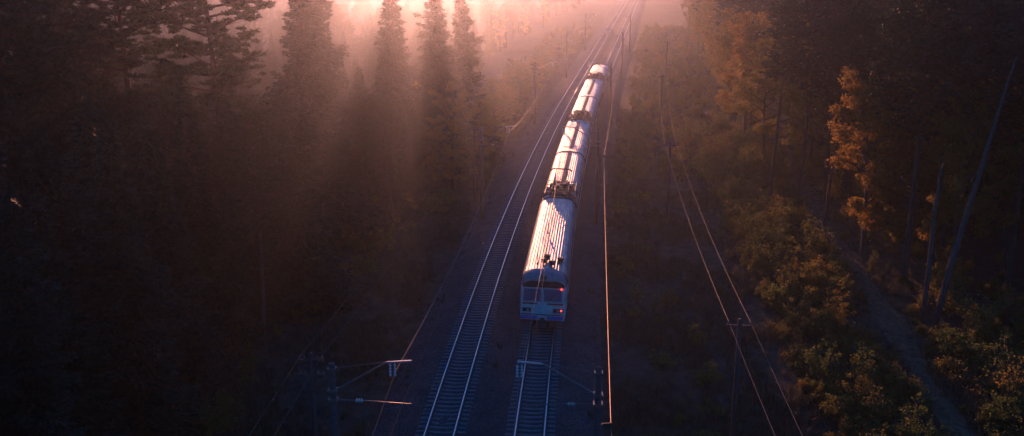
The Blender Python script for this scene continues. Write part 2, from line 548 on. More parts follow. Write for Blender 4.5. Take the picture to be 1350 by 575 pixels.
def _panto(mb):
    # frame, two lower arms, upper arms, collector head; y grows away from the near end of the car
    for x in (-.75,.75): mb.tube([(x,.2,4.72),(x,2.5,4.72)], .05, 6)
    for y in (.2,2.5): mb.tube([(-.75,y,4.72),(.75,y,4.72)], .05, 6)
    for x in (-.75,.75):
        for y in (.3,2.4): mb.lathe([(.05,-.3),(.11,-.26),(.06,-.2),(.11,-.16),(.06,-.1),(.11,-.06),(.05,0)], (x,y,4.70), 8)
    for x in (-.6,.6):
        mb.tube([(x,.35,4.75),(x*.95,2.9,5.45)], .04, 5); mb.tube([(x*.95,2.9,5.45),(x*.75,1.35,6.35)], .03, 5)
        mb.tube([(x,2.35,4.75),(x*.95,-.2,5.45)], .04, 5); mb.tube([(x*.95,-.2,5.45),(x*.75,1.35,6.35)], .03, 5)
    mb.tube([(-.57,2.9,5.45),(.57,-.2,5.45)], .02, 4); mb.tube([(.57,2.9,5.45),(-.57,-.2,5.45)], .02, 4)
    for y in (1.18,1.52):
        mb.tube([(-.95,y,6.22),(-.7,y,6.40),(.7,y,6.40),(.95,y,6.22)], .035, 5)
    mb.tube([(-.45,1.18,6.36),(-.45,1.52,6.36)], .025, 4); mb.tube([(.45,1.18,6.36),(.45,1.52,6.36)], .025, 4)
PANTO = one(_panto, 'pantograph', M['dark_steel'])
def _pantolow(mb):
    for x in (-.75,.75): mb.tube([(x,.2,4.72),(x,2.5,4.72)], .05, 6)
    for y in (.2,2.5): mb.tube([(-.75,y,4.72),(.75,y,4.72)], .05, 6)
    for x in (-.6,.6):
        mb.tube([(x,.35,4.75),(x*.95,3.0,4.92)], .04, 5); mb.tube([(x*.95,3.0,4.92),(x*.75,1.35,5.06)], .03, 5)
        mb.tube([(x,2.35,4.75),(x*.95,-.3,4.92)], .04, 5); mb.tube([(x*.95,-.3,4.92),(x*.75,1.35,5.06)], .03, 5)
    for y in (1.18,1.52): mb.tube([(-.95,y,4.95),(-.7,y,5.1),(.7,y,5.1),(.95,y,4.95)], .035, 5)
PANTOLOW = one(_pantolow, 'pantograph', M['dark_steel'])
def _eqbox(mb):
    mb.box(-.36,.36,-.95,.95,-.05,.42); mb.box(-.42,.42,-1.0,-.9,-.08,.46); mb.box(-.42,.42,.9,1.0,-.08,.46)
EQBOX = one(_eqbox, 'roof_box', M['rust_box'])
def _eqrack(mb):
    for i in range(5):
        mb.box(-.55,.55,i*.34,i*.34+.2,.0,.15+.07*(i % 2))
    mb.box(-.6,-.52,-.1,1.7,.0,.24); mb.box(.52,.6,-.1,1.7,.0,.24)
EQRACK = one(_eqrack, 'roof_equipment', M['dark_steel'])
def _eqframe(mb):
    for y in (.1, 1.9, 3.8, 5.4):
        mb.tube([(-1.35,y,3.98),(-1.3,y,4.42),(1.3,y,4.42),(1.35,y,3.98)], .04, 5)
    for x in (-1.3, -.62, .62, 1.3): mb.tube([(x,.1,4.45),(x,5.4,4.45)], .035, 5)
    for i in range(9):
        x = -1.15+.29*i
        mb.tube([(x,.3+.3*(i%3),4.56),(x,.3+.3*(i%3),4.95)], .03, 5)
        if i % 2: mb.box(x-.16,x+.16,2.1+.4*(i%3),2.8+.4*(i%3),4.5,4.78)
EQFRAME = one(_eqframe, 'roof_frame', M['dark_steel'])
def _cable(mb):
    mb.tube([(0,0,4.6),(.1,2,4.75),(-.05,5,4.62),(.05,8.5,4.55)], .028, 5)
CABLE = one(_cable, 'roof_cable', M['dark_steel'])
def _ins(mb):
    mb.lathe([(.05,0),(.10,.04),(.06,.10),(.11,.14),(.06,.2),(.11,.24),(.06,.3),(.10,.34),(.04,.5)], (0,0,0), 9)
    mb.tube([(0,0,.5),(0,0,.78)], .025, 5)
INS = one(_ins, 'roof_insulator', M['brown_porcelain'])
def _vent(mb):
    mb.lathe([(.20,-.06),(.20,.10),(.26,.12),(.26,.17),(.05,.22)], (0,0,0), 12)
VENT = one(_vent, 'roof_vent', M['dark_steel'])
def _horn(mb):
    mb.box(-.20,.20,-.16,.16,-.05,.30); mb.tube([(-.08,-.16,.14),(-.08,-.55,.14)], [.04,.10], 8); mb.tube([(.08,-.16,.14),(.08,-.45,.14)], [.04,.09], 8)
HORN = one(_horn, 'roof_horn', M['dark_steel'])
def _aer(mb):
    mb.tube([(0,0,0),(0,0,.12)], .07, 8); mb.tube([(0,0,.1),(0,-.1,1.0)], .022, 5); mb.tube([(0,-.1,1.0),(0,-.5,1.15)], .018, 5)
AERIAL = one(_aer, 'roof_aerial', M['dark_steel'])

TRAIN_Y = 66.6
train = link('passenger_train', None, loc=tuple(tpt(TRAIN_Y, SEP, 0)))
tag(train, 'long electric passenger train with silver ribbed roof and cream cab end', 'train')

def carriage(y, idx):
    a = tpt(y, SEP); b = tpt(y+CARL, SEP)
    rz = -math.atan2(b[0]-a[0], b[1]-a[1])
    body = link('carriage', BODY, train, (a[0]-train.location[0], a[1]-train.location[1], 0), rz)
    body.rotation_euler = (0, R((1.5, 2.5, 2.5, 2.5, 2.0, 1.0)[idx]), rz)      # leaning into the canted curve
    def c(name, data, loc=(0,0,0), r=None): return link(name, data, body, loc, r)
    c('roof', ROOF); c('underframe', UNDER)
    c('bogie', BOGIE, (0,3.4,0)); c('bogie', BOGIE, (0,CARL-3.4,0))
    c('roof_end_seal', SEAL, (0,.05,0)); c('roof_end_seal', SEAL, (0,CARL-.05,0))
    if idx < 5: c('gangway', GANG, (0,CARL,0))
    for s in (-1, 1):
        for yy in (1.6, CARL-1.6): c('door', DOOR, (s*(CARW/2-.022), yy, 1.25))
        for k in range(9): c('window', WIN, (s*(CARW/2-.022), 3.4+k*1.62, 2.55))
    if idx in (1, 3, 5):
        c('roof_walkway', DUCT, (0,3.2,0)) if idx != 5 else None
        c('pantograph', PANTO if idx == 1 else PANTOLOW, (0,.9,0))
        c('roof_box', EQBOX, (-1.05,2.2,4.0)); c('roof_box', EQBOX, (1.05,1.5,3.98)); c('roof_box', EQBOX, (.98,3.9,4.02), .1)
        c('roof_frame', EQFRAME, (0,.5,0)); c('roof_cable', CABLE, (.5,.2,0)); c('roof_cable', CABLE, (-.62,1.0,0), .06)
        c('roof_equipment', EQRACK, (.0,.5,4.28)); c('roof_equipment', EQRACK, (.12,2.3,4.28), .05); c('roof_equipment', EQRACK, (-.1,4.2,4.28), -.04)
        for (ix, iy, iz) in ((1.0,3.0,4.15),(.75,3.3,4.28),(1.2,2.7,4.0),(-.8,.6,4.2),(.95,.45,4.15),(-1.2,3.1,4.0)):
            c('roof_insulator', INS, (ix, iy, iz))
    elif idx in (2, 4):
        c('roof_walkway', DUCT, (0,1.0,0))
        c('roof_aerial', AERIAL, (-.9,CARL-1.2,4.2))
        for (ix, iy) in ((.6,CARL-.9),(-.4,CARL-1.1),(.95,CARL-1.6)): c('roof_insulator', INS, (ix, iy, 4.2))
    else:
        c('roof_horn', HORN, (.02,2.3,4.42)); c('roof_horn', HORN, (.98,2.35,4.22))
        c('roof_aerial', AERIAL, (-.55,.9,4.38)); c('roof_aerial', AERIAL, (-.25,8.6,4.42))
        c('roof_vent', VENT, (.45,1.15,4.42)); c('roof_vent', VENT, (-.1,1.6,4.42))
    return body

bodies = []
yy = TRAIN_Y
for i in range(6):
    bodies.append(carriage(yy, i))
    yy += 20.6 / math.sqrt(1 + th(yy)**2)

def cab_details(body):
    def b(fn, name, mats): return link(name, one(fn, name, mats), body)
    cab = link('cab_end', CAB, body)
    # domed grey brow over the windows, continuing the roof line down to the dark band
    mb = MB()
    n = 24; v = []
    for (dy, s, zt) in ((.10,1.0,1.0), (-.30,.99,.985), (-.62,.96,.90), (-.80,.93,.70), (-.84,.92,.42)):
        for i in range(n+1):
            t = -1 + 2*i/n
            top = roof_z(abs(t)) + .05
            z = 3.40 + (top-3.40)*zt
            v.append((t*(CARW/2-.01)*s, dy, z if abs(t) < 1 else 3.40))
    f = [(r*(n+1)+c, r*(n+1)+c+1, (r+1)*(n+1)+c+1, (r+1)*(n+1)+c) for r in range(4) for c in range(n)]
    mb.add(v, f); link('roof_brow', mb.mesh('roof_brow', M['train_grey'], True), body)
    b(lambda q: panel(q, -1.40, 1.40, 3.28, 3.72, .05, .05), 'dark_band', M['black_rubber'])  # black plate across the cab face below the brow
    for s, w in ((-1, 1), (1, 1)):
        x0, x1 = (.10, 1.22) if s > 0 else (-1.28, -.16)
        b(lambda q: panel(q, x0-.07, x1+.07, 2.30, 3.20, .05, .03), 'window_frame', M['train_grey'])
        b(lambda q: panel(q, x0, x1, 2.37, 3.13, .03, .045), 'cab_window', M['windscreen'])
        xa, xb = (.28, 1.36) if s > 0 else (-1.40, -.42)
        b(lambda q: panel(q, xa, xb, 2.08, 2.20, .02, .02), 'red_stripe', M['train_red'])
        xa, xb = (.70, 1.38) if s > 0 else (-1.38, -.80)
        b(lambda q: panel(q, xa, xb, 1.56, 1.82, .05, .05), 'headlamp_housing', M['black_rubber'])
        b(lambda q: q.tube([(s*1.02, face_y(1.7)-.085, 1.69), (s*1.02, face_y(1.7)-.04, 1.69)], .10, 12), 'headlamp', M['galvanised'])
        xa, xb = (.32, 1.40) if s > 0 else (-1.48, -.36)
        b(lambda q: panel(q, xa, xb, 1.04, 1.28, .06, .06), 'blue_skirt', M['train_blue'])
        b(lambda q: panel(q, xa+.08, xb-.08, .80, .99, .05, .04), 'red_skirt', M['train_red'])
    b(lambda q: panel(q, -1.46, 1.46, 1.33, 1.40, .02, .02), 'dark_seam', M['train_red'])
    for x0, x1 in ((-.95, -.45), (.40, .90)):
        b(lambda q: q.tube([(x0, face_y(2.34)-.07, 2.34), (x1, face_y(2.95)-.07, 2.95)], .016, 5), 'wiper', M['black_rubber'])
    for x in (-1.05, 1.0):
        b(lambda q: q.tube([(x-.28, face_y(1.48)-.10, 1.48), (x+.28, face_y(1.48)-.10, 1.48)], .016, 5), 'grab_rail', M['galvanised'])
    for z, x in ((3.22, 1.22), (1.72, 1.25)):
        b(lambda q: q.tube([(x, face_y(z)-.13, z), (x, face_y(z)-.05, z)], [.055, .07], 12), 'tail_light', M['tail_lamp'])
    b(lambda q: (q.lathe([(.18,-.12),(.2,0),(.16,.10),(.05,.14)], (.0,-.78,4.05), 12)), 'roof_lamp', M['rust_box'])
    b(lambda q: (q.box(-.16,.16,-1.5,-.5,.88,1.14), q.box(-.28,.28,-1.55,-1.35,.80,1.24)), 'coupler', M['underframe'])
    for s in (-1, 1):
        b(lambda q: q.tube([(s*1.5,-.35,3.3),(s*1.56,-.42,2.2)], .02, 5), 'handrail', M['galvanised'])
        b(lambda q: q.tube([(s*.45,-1.0,.95),(s*.42,-1.1,.55)], .03, 5), 'brake_hose', M['black_rubber'])
cab_details(bodies[0])
front = link('cab_end', CAB, bodies[-1], (0, CARL, 0), math.pi)

# ------------------------------------------------------------------ overhead line masts
def _pole(mb): mb.tube([(0,0,-1.2),(0,0,8.6)], [.21,.135], 12)
POLE = one(_pole, 'pole', M['concrete'], True)
def _cap(mb): mb.lathe([(.15,0),(.16,.05),(.05,.12)], (0,0,8.6), 12)
CAP = one(_cap, 'cap', M['concrete'])
def _string(mb):
    mb.tube([(0,0,0),(0,0,-.62)], .018, 5)
    for k in range(4):
        z = -.10 - k*.14
        mb.lathe([(.03,.05),(.04,.045),(.062,-.02),(.05,-.04),(.02,-.03)], (0,0,z), 10)
STRING = one(_string, 'insulator_string', M['porcelain'])
def _bracket(mb):
    # towards +X: stay from the pole head, inclined tube and level tip tube
    mb.tube([(.12,0,7.45),(2.35,0,8.78)], .045, 6)
    mb.tube([(.12,0,8.45),(2.35,0,8.80)], .022, 5)
    mb.box(-.20,.20,-.20,.20,7.38,7.50); mb.box(-.18,.18,-.18,.18,8.38,8.48)
M['bracket_steel'] = noisy('bracket_steel', (.13,.115,.10), (.21,.18,.155), 5, .45, .7)
BRACKET = one(_bracket, 'bracket', M['bracket_steel'])
def _tip(mb): mb.tube([(2.3,0,8.77),(3.40,0,8.86)], .042, 6)
TIP = one(_tip, 'bracket_tip', M['galvanised'])  # paler metal than the arm stands in for sunlight on the tip
def _reg(mb):
    mb.tube([(.12,0,7.02),(.95,0,7.0)], .03, 5); mb.tube([(1.30,0,7.0),(3.3,0,6.9)], .024, 5); mb.tube([(3.3,0,6.9),(2.2,0,6.62)], .018, 5)
    mb.box(-.20,.20,-.20,.20,6.96,7.08)
REG = one(_reg, 'registration_arm', M['bracket_steel'])
def _regins(mb):
    mb.tube([(.95,0,7.0),(1.3,0,7.0)], .03, 5)
    for k in range(3): mb.tube([(1.0+k*.1,0,7.0),(1.05+k*.1,0,7.0)], [.10,.06], 9)
REGINS = one(_regins, 'arm_insulator', M['porcelain'])
def _feeder(mb): mb.tube([(-.1,0,6.1),(-.62,0,6.15)], .035, 5); mb.lathe([(.05,-.25),(.09,-.2),(.05,-.14),(.09,-.1),(.04,0)], (-.55,0,6.13), 8)
FEEDER = one(_feeder, 'feeder_bracket', M['dark_steel'])

MAST_Y = [40.4, 97.5, 152.6, 208, 262]
ORD = ['nearest', 'second', 'third', 'fourth', 'fifth', 'farthest']
L_OFF, R_OFF = -2.95, SEP + 3.35
def mast(y, off, side, i):
    p = tpt(y, off, 0)
    flip = side == 'right'
    root = link('overhead_line_mast', None, loc=(p[0], p[1], float(ground_z(p[0], p[1]))), rz=heading(y) + (math.pi if flip else 0))
    names = {'left': f'{ORD[i]} concrete overhead line mast in the row left of the tracks',
             'right': f'{ORD[i]} concrete overhead line mast in the row right of the tracks'}
    tag(root, names[side], 'mast', f'overhead line masts {side} of the tracks')
    z0 = -root.location[2]
    def c(n, d, loc=(0,0,0)):
        return link(n, d, root, (loc[0], loc[1], loc[2]+z0))
    c('pole', POLE); c('cap', CAP)
    c('bracket', BRACKET); c('bracket_tip', TIP); c('registration_arm', REG); c('arm_insulator', REGINS)
    for dx in ((2.48, 2.68) if not flip else (3.2, 3.40)):
        c('insulator_string', STRING, (dx, .02, 8.74))
    if flip: c('feeder_bracket', FEEDER)
    return root
for i, y in enumerate(MAST_Y):
    mast(y - .6, L_OFF, 'left', i)
    mast(y - .4, R_OFF, 'right', i)

def wire(name, pts, sag, rad, label, cat='wire', mat='wire', group=None, per=14):
    """tube through support points, sagging between them"""
    P = []
    for a, b in zip(pts[:-1], pts[1:]):
        a, b = np.array(a, float), np.array(b, float)
        for k in range(per):
            t = k/per
            q = a + (b-a)*t; q[2] -= sag*4*t*(1-t); P.append(q)
    P.append(np.array(pts[-1], float))
    mb = MB(); mb.tube(P, rad, 5)
    o = mb.build(name, M[mat])
    tag(o, label, cat, group)
    return o
MY = [-15] + MAST_Y
for off, side in ((L_OFF+2.6, 'left'), (R_OFF-3.3, 'right')):
    lab = 'above the empty left track' if side == 'left' else 'above the train on the right track'
    w = wire('messenger_wire', [tpt(y, off, 8.12) for y in MY], 1.0, .013, f'sagging upper messenger wire {lab}', mat='power_wire')
    wire('contact_wire', [tpt(y, off + (.25 if i % 2 else -.25), 6.58) for i, y in enumerate(MY)], .06, .011, f'nearly level lower contact wire {lab}', mat='dull_wire')
wire('feeder_wire', [tpt(y, R_OFF+.58, 6.0) for y in MY], .75, .012, 'reddish feeder wire hung along the right masts beside the train')

# utility pole lines in the clearings
def _up(mb): mb.tube([(0,0,-1.3),(0,0,7.25)], [.15,.10], 10)
UPOLE = one(_up, 'pole', M['wood_pole'], True)
def _ua(mb): mb.box(-.62,.62,-.05,.05,6.82,6.93); mb.tube([(-.45,0,6.84),(0,-.02,6.3)], .018, 4); mb.tube([(.45,0,6.84),(0,-.02,6.3)], .018, 4)
UARM = one(_ua, 'crossarm', M['wood_pole'])
def _ui(mb): mb.tube([(0,0,-.05),(0,0,.05)], .02, 5); mb.lathe([(.05,.04),(.08,.06),(.05,.10),(.07,.13),(.03,.18)], (0,0,0), 9)
UINS = one(_ui, 'insulator', M['brown_porcelain'])
def utility(x, y, rz, label, group, arms=1):
    gz = float(ground_z(x, y))
    root = link('utility_pole', None, loc=(x, y, gz), rz=rz); tag(root, label, 'pole', group)
    link('pole', UPOLE, root, (0,0,-gz))
    for k in range(arms):
        link('crossarm', UARM, root, (0,0,-gz-.75*k))
        for dx in ((-.55,.55) if arms == 1 else (-.55,-.32,.32,.55)): link('insulator', UINS, root, (dx,0,6.93-gz-.75*k))
RP = [(9.6, 0), (11.6, 49.0), (15.3, 97.4), (21.9, 150), (30.5, 203)]
for i, (x, y) in enumerate(RP[1:]):
    utility(x, y, -.1, f'{ORD[i]} thin wooden utility pole in the clearing right of the train', 'utility poles in the right clearing')
for s, n in ((-1, 'left'), (1, 'right')):
    wire('power_line', [(x+s*.55, y, 7.08) for x, y in RP], .7, .010, f'{n} one of two power lines strung over the right clearing', mat='power_wire')
LP = [(-14.2, -20), (-9.4, 44.5), (-4.0, 106), (3.6, 166)]
for i, (x, y) in enumerate(LP[1:]):
    utility(x, y, -.1, f'{ORD[i]} wooden telegraph pole with crossarms left of the tracks', 'telegraph poles left of the tracks', 2)
for s, n in ((-1, 'left'), (1, 'right')):
    wire('telegraph_wire', [(x+s*.5, y, 7.08) for x, y in LP], .7, .014, f'{n} one of two telegraph wires beside the left wood', mat='dull_wire')

# trackside marker posts
def marker(x, y, label):
    gz = float(ground_z(x, y))
    mb = MB(); mb.tube([(0,0,-.3),(0,0,.75)], [.10,.085], 8); mb.lathe([(.11,0),(.12,.06),(.04,.14)], (0,0,.75), 8)
    o = mb.build('marker_post', M['concrete']); o.location = (x, y, gz); tag(o, label, 'post')
marker(8.3, 70.6, 'short pale concrete marker post on the ground right of the train')

# ------------------------------------------------------------------ vegetation
def tubes_np(segs, n=5):
    """segs: list of (points (k,3), radii (k,)) -> vertices, quads"""
    V = []; F = []; o = 0
    ang = np.arange(n)*2*np.pi/n; ca, sa = np.cos(ang), np.sin(ang)
    for P, r in segs:
        P = np.asarray(P, float); k = len(P)
        d = np.gradient(P, axis=0); d /= np.linalg.norm(d, axis=1, keepdims=True)+1e-9
        a = np.where(np.abs(d[:, 2:3]) < .9, [[0, 0, 1.]], [[1., 0, 0]])
        u = np.cross(d, a); u /= np.linalg.norm(u, axis=1, keepdims=True)+1e-9
        w = np.cross(d, u)
        ring = P[:, None, :] + np.asarray(r)[:, None, None]*(ca[None, :, None]*u[:, None, :]+sa[None, :, None]*w[:, None, :])
        V.append(ring.reshape(-1, 3))
        i, j = np.meshgrid(np.arange(k-1), np.arange(n), indexing='ij')
        F.append(np.stack([o+i*n+j, o+i*n+(j+1) % n, o+(i+1)*n+(j+1) % n, o+(i+1)*n+j], -1).reshape(-1, 4))
        o += k*n
    return np.concatenate(V), np.concatenate(F)

def quads_np(C, D, length, width, g):
    """leaf quads: centres C, growth directions D (unit-ish), random roll"""
    n = len(C)
    D = D/(np.linalg.norm(D, axis=1, keepdims=True)+1e-9)
    rnd = g.normal(size=(n, 3)); S = np.cross(D, rnd); S /= np.linalg.norm(S, axis=1, keepdims=True)+1e-9
    L = (length*(.6+.8*g.random(n)))[:, None]; W = (width*(.6+.8*g.random(n)))[:, None]
    a = C-D*L*.5; b = C+S*W*.5; c = C+D*L*.5; d = C-S*W*.5
    v = np.stack([a, b, c, d], 1).reshape(-1, 3)
    f = np.arange(4*n).reshape(n, 4)
    t = np.repeat(np.clip(g.normal(.5, .22, n), 0, 1), 4)
    return v, f, t

def bend(g, H, k=10, lean=.02):
    z = np.linspace(0, 1, k)
    ax, ay = g.normal(0, lean, 2)*H; p, q = g.random(2)*6
    x = ax*z**1.5+.010*H*np.sin(z*4+p)*z; y = ay*z**1.5+.010*H*np.sin(z*4+q)*z
    return np.stack([x, y, z*H], 1)

def make_pine(seed, H, crown0=.5, spread=2.6):
    g = np.random.default_rng(seed)
    T = bend(g, H); r0 = .0125*H
    base = T.copy(); base[0, 2] = -.6
    segs = [(base, r0*(1-np.linspace(0, 1, 10)*.86))]
    at = lambda h: np.array([np.interp(h, T[:, 2], T[:, i]) for i in range(3)])
    C = []; D = []
    nb = 46
    for b in range(nb):
        u = b/(nb-1); h = H*(crown0+(1-crown0)*u**.9)*.985
        az = b*2.4+g.normal(0, .4)
        ln = spread*(.35+1.0*math.sin(math.pi*min(1, .22+.74*u)))*(.6+.65*g.random())*(1-.45*u**3)
        if u > .95: ln *= .5
        up = .05+.75*u*g.random()
        d = np.array([math.cos(az), math.sin(az), up])
        k = 5; t = np.linspace(0, 1, k)[:, None]
        P = at(h)+d*ln*t+np.array([0, 0, .22*ln])*(t**2)+g.normal(0, .06, (k, 3))*t
        segs.append((P, np.linspace(.045+.012*ln, .012, k)))
        for c in range(int(6+4*ln)):
            s = .35+.65*g.random()
            cc = np.array([np.interp(s, t[:, 0], P[:, i]) for i in range(3)])+g.normal(0, .22+.10*ln, 3)*[1, 1, .45]
            m = g.integers(40, 66)
            q = g.normal(size=(m, 3)); q /= np.linalg.norm(q, axis=1, keepdims=True)
            q[:, 2] = np.abs(q[:, 2])*.7+.05
            rr = (.16+.30*g.random())
            C.append(cc+q*rr*g.random((m, 1))**.5*[1, 1, .6]); D.append(q+g.normal(0, .35, (m, 3)))
            if c % 3 == 0: segs.append((np.stack([at(h)*0+np.array([np.interp(max(.1, s-.25), t[:, 0], P[:, i]) for i in range(3)]), cc]), np.array([.018, .007])))
    for b in range(9):                                            # dead stubs under the crown
        h = H*(crown0-.28+.26*g.random()); az = g.random()*6.28; ln = .4+1.3*g.random()
        p = at(h); d = np.array([math.cos(az), math.sin(az), -.15+.3*g.random()])
        segs.append((np.stack([p, p+d*ln*.6, p+d*ln+[0, 0, -.1]]), np.array([.035, .022, .008])))
    tv, tf = tubes_np(segs, 6)
    C = np.concatenate(C); D = np.concatenate(D)
    cv, cf, ct = quads_np(C, D, .32, .105, g)
    return (np_mesh('trunk', tv, tf, M['pine_bark'], smooth=True), np_mesh('crown', cv, cf, M['pine_needles'], ct))

def make_spruce(seed, H, spread=2.7, low=.10):
    g = np.random.default_rng(seed)
    T = bend(g, H, lean=.006); r0 = .0125*H
    base = T.copy(); base[0, 2] = -.6
    segs = [(base, r0*(1-np.linspace(0, 1, 10)*.93))]
    at = lambda h: np.array([np.interp(h, T[:, 2], T[:, i]) for i in range(3)])
    C = []; D = []; h = H*low; wh = 0
    lop = g.normal(0, .35, 2)
    while h < H*.985:
        u = (h/H-low)/(1-low)
        R0 = spread*(1-u)**.80*(.82+.36*g.random())+.12
        nb = int(8-2*u); az0 = g.random()*6.28
        for b in range(nb):
            az = az0+b*6.283/nb+g.normal(0, .3); ln = R0*(.55+.62*g.random())*(1+lop[0]*.5*math.sin(az+h*.5)+.18*math.sin(3*az+h))
            d = np.array([math.cos(az), math.sin(az), 0.])
            t = np.linspace(0, 1, 4)[:, None]
            droop = (-.42+.62*u)
            P = at(h+g.normal(0, .16))+d*ln*t+np.array([0, 0, 1.])*((droop+g.normal(0, .10))*ln*t+.16*ln*t**3)
            segs.append((P, np.linspace(.03+.006*ln, .006, 4)))
            m = int(12+44*ln)
            s = g.random(m)**.75
            cc = np.stack([np.interp(s, t[:, 0], P[:, i]) for i in range(3)], 1)
            side = np.array([-d[1], d[0], 0.])
            w = g.normal(0, 1, m)*(.10+.17*ln*(1-s*.75))
            cc = cc+side*w[:, None]+np.stack([np.zeros(m), np.zeros(m), -.10*np.abs(w)-.60*g.random(m)**1.6*(.35+.65*(1-u))], 1)
            dd = d*.9+side*np.sign(w)[:, None]*.55+np.stack([np.zeros(m), np.zeros(m), g.normal(-.25, .3, m)], 1)
            C.append(cc); D.append(dd)
        h += H*(.010+.014*g.random()); wh += 1
    m = 60; tz = H*(.965+.04*g.random(m)); C.append(at(H)*[1, 1, 0]+np.stack([g.normal(0, .05, m), g.normal(0, .05, m), tz], 1)); D.append(np.stack([g.normal(0, .4, m), g.normal(0, .4, m), np.ones(m)], 1))
    tv, tf = tubes_np(segs, 5)
    cv, cf, ct = quads_np(np.concatenate(C), np.concatenate(D), .34, .13, g)
    return (np_mesh('trunk', tv, tf, M['bark'], smooth=True), np_mesh('crown', cv, cf, M['spruce_needles'], ct))

def make_broad(seed, H, spread=3.2, c0=.22, leaf=.20, mat='broad_leaves', dens=1.0):
    g = np.random.default_rng(seed)
    T = bend(g, H*.86, lean=.035); r0 = .013*H
    base = T.copy(); base[0, 2] = -.6
    segs = [(base, r0*(1-np.linspace(0, 1, 10)*.88))]
    at = lambda h: np.array([np.interp(h, T[:, 2], T[:, i]) for i in range(3)])
    tips = []
    nl = 19
    for b in range(nl):
        u = b/(nl-1); h = H*(c0+(.84-c0)*u); az = b*2.4+g.normal(0, .5)
        ln = spread*(.45+.75*math.sin(math.pi*(.2+.65*u)))*(.65+.6*g.random())
        d = np.array([math.cos(az), math.sin(az), .35+.7*u]); d /= np.linalg.norm(d)
        t = np.linspace(0, 1, 5)[:, None]
        P = at(h)+d*ln*t+g.normal(0, .10, (5, 3))*t*ln*.5+np.array([0, 0, .12*ln])*t**2
        segs.append((P, np.linspace(.05+.014*ln, .014, 5)))
        for k in range(6):
            s = .35+.65*g.random()
            p = np.array([np.interp(s, t[:, 0], P[:, i]) for i in range(3)])
            dd = d*.6+g.normal(0, .7, 3); dd[2] += .15; dd /= np.linalg.norm(dd)
            l2 = ln*(.18+.30*g.random())
            q = p+dd*l2
            segs.append((np.stack([p, (p+q)/2+g.normal(0, .04, 3), q]), np.array([.022, .014, .006])))
            tips += [q, (p+q)/2+g.normal(0, .15, 3)]
        tips.append(P[-1])
    C = []; D = []
    for p in tips:
        m = int(g.integers(40, 84)*dens)
        q = g.normal(size=(m, 3)); q /= np.linalg.norm(q, axis=1, keepdims=True)
        rr = .30+.42*g.random()
        C.append(p+q*rr*g.random((m, 1))**.45*[1, 1, .7]); D.append(q*.6+g.normal(0, .6, (m, 3))+[0, 0, -.25])
    tv, tf = tubes_np(segs, 5)
    cv, cf, ct = quads_np(np.concatenate(C), np.concatenate(D), leaf, leaf*.62, g)
    return (np_mesh('trunk', tv, tf, M['bark'], smooth=True), np_mesh('crown', cv, cf, M[mat], ct))

def make_bush(seed, H, spread, leafy=1.0):
    g = np.random.default_rng(seed)
    segs = []; C = []; D = []
    for b in range(int(g.integers(9, 14))):
        az = g.random()*6.28; ou = spread*(.15+.85*g.random()**.7); hh = H*(.45+.6*g.random())*(1-.35*(ou/spread)**2)
        k = 5; t = np.linspace(0, 1, k)
        P = np.stack([math.cos(az)*ou*t, math.sin(az)*ou*t, hh*t**.8-.1], 1)+g.normal(0, .05, (k, 3))*t[:, None]
        segs.append((P, np.linspace(.028, .007, k)))
        for c in range(6):
            s = .3+.75*g.random(); s = min(s, 1)
            p = np.array([np.interp(s, t, P[:, i]) for i in range(3)])+g.normal(0, .20, 3)*[1, 1, .6]
            p[2] = max(p[2], .12)
            m = max(2, int(g.integers(14, 30)*leafy))
            q = g.normal(size=(m, 3)); q /= np.linalg.norm(q, axis=1, keepdims=True)
            C.append(p+q*(.16+.24*g.random())*g.random((m, 1))**.5); D.append(q+g.normal(0, .5, (m, 3)))
            segs.append((np.stack([np.array([np.interp(max(.1, s-.2), t, P[:, i]) for i in range(3)]), p]), np.array([.012, .005])))
    tv, tf = tubes_np(segs, 4)
    cv, cf, ct = quads_np(np.concatenate(C), np.concatenate(D), .15, .095, g)
    cv[:, 2] = np.maximum(cv[:, 2], .02)
    return (np_mesh('stem', tv, tf, M['bark']), np_mesh('foliage', cv, cf, M['bush_leaves'], ct))

PROTO = {
 'pine': [make_pine(11+i, 20, c, s) for i, (c, s) in enumerate(((.52,2.5),(.45,2.8),(.58,2.3),(.40,2.6),(.50,3.0)))],
 'spruce': [make_spruce(31+i, 20, s, l) for i, (s, l) in enumerate(((3.5,.06),(3.0,.10),(4.0,.05),(2.8,.14)))],
 'broad': [make_broad(51+i, 15, s, c) for i, (s, c) in enumerate(((2.9,.18),(3.4,.25),(2.5,.12),(3.1,.30)))],
 'bush': [make_bush(71+i, h, s) for i, (h, s) in enumerate(((1.7,1.3),(2.3,1.3),(1.2,1.5),(2.8,1.5),(1.5,.9)))]
   + [make_bush(81, 3.6, .9, .55), make_bush(82, 2.6, 1.2, .2), make_bush(83, 4.2, 1.0, .7), make_bush(84, 1.0, 1.0, 1.2)],
}
BASE_H = {'pine': 20, 'spruce': 20, 'broad': 15, 'bush': 2}
NAME = {'pine': 'pine_tree', 'spruce': 'spruce_tree', 'broad': 'broadleaf_tree', 'bush': 'bush'}

def plant(kind, var, x, y, scale, rz, label, cat, group, lean=(0, 0)):
    tm, cm = PROTO[kind][var % len(PROTO[kind])]
    root = link(NAME[kind], None, loc=(x, y, float(ground_z(x, y))))
    root.rotation_euler = (lean[0], lean[1], rz); root.scale = (scale if isinstance(scale, tuple) else (scale,)*3)
    link(tm.name.split('.')[0], tm, root); link(cm.name.split('.')[0], cm, root)
    tag(root, label, cat, group)
    return root

